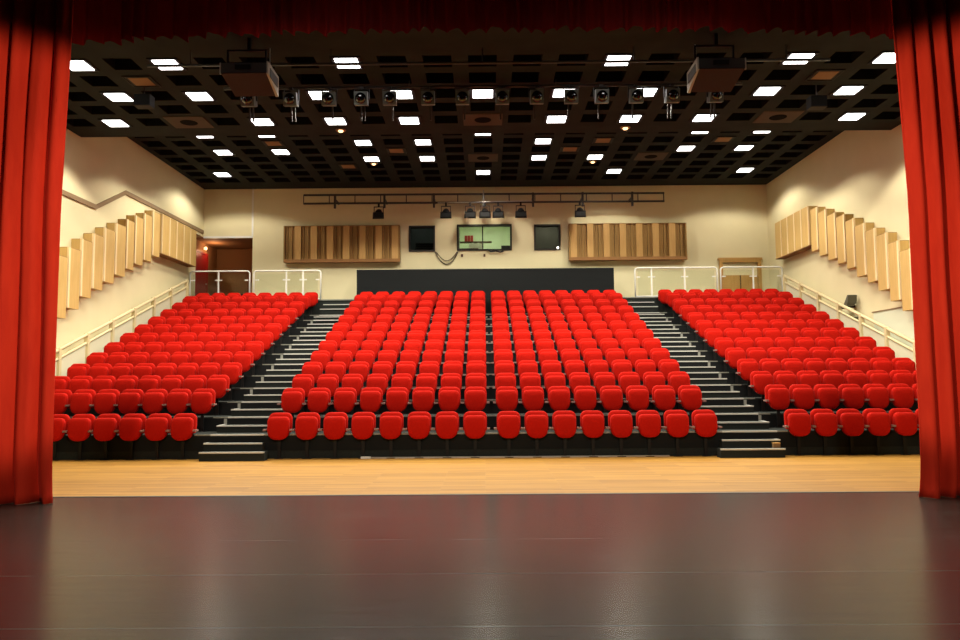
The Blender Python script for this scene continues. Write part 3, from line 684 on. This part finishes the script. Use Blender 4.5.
# truss along the back wall
t = thing('lighting_truss', 'long dark ladder truss fixed along the back wall', 'lighting truss', (0, 26.9, 7.62))
MB().tube([(-6.3,0,.30),(6.32,0,.27)], .036, 8).obj('chord', M['steel'], t, True); MB().tube([(-6.3,0,0),(6.32,0,-.02)], .036, 8).obj('chord', M['steel'], t, True)
for q in range(15): MB().tube([(-6.3+12.6*q/14,0,0),(-6.3+12.6*q/14,0,.29)], .018, 6).obj('rung', M['steel'], t)
for q in range(7):
    x = -5.2+10.4*q/6; MB().box(x-.03,x+.03,0,YB-26.9-.003,.10,.16).box(x-.035,x+.035,-.04,.04,-.18,.32).obj('wall_bracket', M['steel'], t)
MB().tube([(-1.6,-.04,-.02),(1.7,-.04,.02)], .02, 8).obj('spare_pipe', M['chrome'], t, True)
MB().tube([(0,-.05,-.12),(0,-.05,.42)], .02, 8).obj('joint_pipe', M['chrome'], t, True)
can_me = MB().lathe([(.05,-.14),(.10,-.10),(.13,.0),(.15,.16),(.14,.17),(.11,.10),(.05,.05)], (0,-.75,-.66), (0,0,0), 14).mesh('wall_spot_can', M['black_metal'], True)
bd_me = MB().hexa([(-.16,-.18,-.20),(.16,-.18,-.20),(.20,-.12,-.24),(-.20,-.12,-.24),(-.16,-.17,-.04),(.16,-.17,-.04),(.19,-.11,.0),(-.19,-.11,.0)]).mesh('wall_spot_doors', M['black_metal'])
yk2 = MB().box(-.17,-.15,-.03,.03,-.03,.22).box(.15,.17,-.03,.03,-.03,.22).box(-.17,.17,-.03,.03,.20,.22).box(-.03,.03,-.04,.04,.22,.34).mesh('wall_spot_yoke', M['black_metal'])
for q, x in enumerate((-3.66, -1.31, -.47, .05, .51, 1.30, 3.36)):
    t = thing('spotlight', f'black spotlight with barn doors under the back wall truss, {ORD[q+1]} from the red door', 'spotlight', (x, 26.86, 7.26), 0, 'spotlights under the back wall truss')
    part('housing', can_me, t); part('barn_doors', bd_me, t); part('yoke', yk2, t)

# ------------------------------------------------------------------ curtains
def folds(s, seed):
    rr = random.Random(seed); ph = [rr.uniform(0, 6.28) for _ in range(6)]
    def f(x, z):
        u = x + .02*math.sin(z*.8+ph[3])
        a = u*11.5 + ph[0] + 1.1*math.sin(u*2.7+ph[1])
        g = 1.5 - 2.6*abs(math.sin(a))**.75 + .35*math.sin(u*33+ph[2]) + .5*math.sin(u*5.1+ph[4])
        return g
    return f
def curtain(name, x_in, x_out, y, z0, z1, seed, sh, label):
    f = folds(1, seed); nx, nz = 260, 26; mb = MB(); rows = []
    s = 1 if x_out > x_in else -1
    for j in range(nz+1):
        t_ = j/nz; z = z0 + (z1-z0)*t_**1.3
        flare = math.exp(-(z-z0)/.25)*.10
        row = []
        for i in range(nx+1):
            u = i/nx; x = x_in + (x_out-x_in)*u
            amp = .105*(1 - .2*t_)
            yy = y + amp*f(x, z)*(min(1, u*12)*.85+.15) - flare*(.6+.5*f(x*.7, 0)) 
            xx = x + sh*max(0, min(1, (6.0-z)/2.4))*s + .02*s*math.sin(z*1.7+x*9)*(u*3 if u < .33 else 1) - s*flare*.5*(1-u)
            row.append(mb.bm.verts.new((xx, yy, z)))
        rows.append(row)
    for a, b in zip(rows, rows[1:]):
        for i in range(nx): mb.bm.faces.new((a[i], a[i+1], b[i+1], b[i]))
    o = mb.obj(name, M['curtain'], None, True)
    sd = o.modifiers.new('thickness', 'SOLIDIFY'); sd.thickness = .012
    return tag(o, label, 'stage curtain', 'red stage curtains')
curtain('stage_curtain', -5.17, -9.6, 9.5, .004, 7.6, 3, .07, 'tall red velvet stage curtain on the ledge wall side of the opening')
curtain('stage_curtain', 5.13, 9.6, 9.5, .004, 7.6, 5, .10, 'tall red velvet stage curtain on the wooden door side of the opening')
# valance
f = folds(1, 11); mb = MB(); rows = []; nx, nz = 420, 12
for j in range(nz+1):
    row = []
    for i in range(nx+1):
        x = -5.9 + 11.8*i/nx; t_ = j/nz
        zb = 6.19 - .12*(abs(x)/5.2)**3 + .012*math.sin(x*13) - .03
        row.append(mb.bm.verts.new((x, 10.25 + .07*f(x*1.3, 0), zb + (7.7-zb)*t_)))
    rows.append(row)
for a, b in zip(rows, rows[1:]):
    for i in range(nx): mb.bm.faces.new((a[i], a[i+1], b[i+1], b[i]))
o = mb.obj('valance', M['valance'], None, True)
tag(o, 'dark red gathered valance hanging across the top of the stage opening', 'valance')

# ------------------------------------------------------------------ stage lamps on the curtains
def spot_lamp(loc, target, e, angle, col, blend=.35, r=.12):
    l = bpy.data.lights.new('stage_lamp', 'SPOT'); l.energy = e; l.spot_size = math.radians(angle); l.spot_blend = blend; l.color = col; l.shadow_soft_size = r
    o = bpy.data.objects.new('stage_lamp', l); COL.objects.link(o); o.location = loc
    o.rotation_euler = (Vector(target)-Vector(loc)).to_track_quat('-Z', 'Y').to_euler()
for s in (-1, 1):
    spot_lamp((s*-1.2, 3.0, 4.4), (s*6.2, 9.4, 3.15), 2400, 33, (1, .85, .62), .3)

for s in (-1, 1):
    spot_lamp((s*2.6, -1.0, 6.6), (s*1.6, 14.5, .3), 1750, 46, (1, .92, .76), .3, .15)

# ------------------------------------------------------------------ camera and world
F, H = 780.0, 1.45
yaw, pitch, roll = .0056, math.atan(59/F), .0072
cam = bpy.data.cameras.new('camera'); co = bpy.data.objects.new('camera', cam); COL.objects.link(co)
cam.sensor_width = 36; cam.lens = F/960*36; cam.clip_end = 200; cam.clip_start = .05
fw = Vector((-math.sin(yaw)*math.cos(pitch), math.cos(yaw)*math.cos(pitch), math.sin(pitch)))
rt = Vector((math.cos(yaw), math.sin(yaw), 0)); up = rt.cross(fw)
r2 = rt*math.cos(roll) - up*math.sin(roll); u2 = rt*math.sin(roll) + up*math.cos(roll)
mw = Matrix((( r2.x, u2.x, -fw.x, 0), (r2.y, u2.y, -fw.y, 0), (r2.z, u2.z, -fw.z, H), (0, 0, 0, 1)))
co.matrix_world = mw
SC.camera = co
w = bpy.data.worlds.new('world'); SC.world = w; w.use_nodes = True
w.node_tree.nodes['Background'].inputs[0].default_value = (.004, .004, .004, 1)
SC.view_settings.view_transform = 'Standard'; SC.view_settings.look = 'None'
SC.view_settings.exposure = 0; SC.view_settings.gamma = 1; SC.view_settings.use_curve_mapping = False
SC.cycles.max_bounces = 8; SC.cycles.diffuse_bounces = 5; SC.cycles.glossy_bounces = 4; SC.cycles.transparent_max_bounces = 16
SC.cycles.sample_clamp_indirect = 6
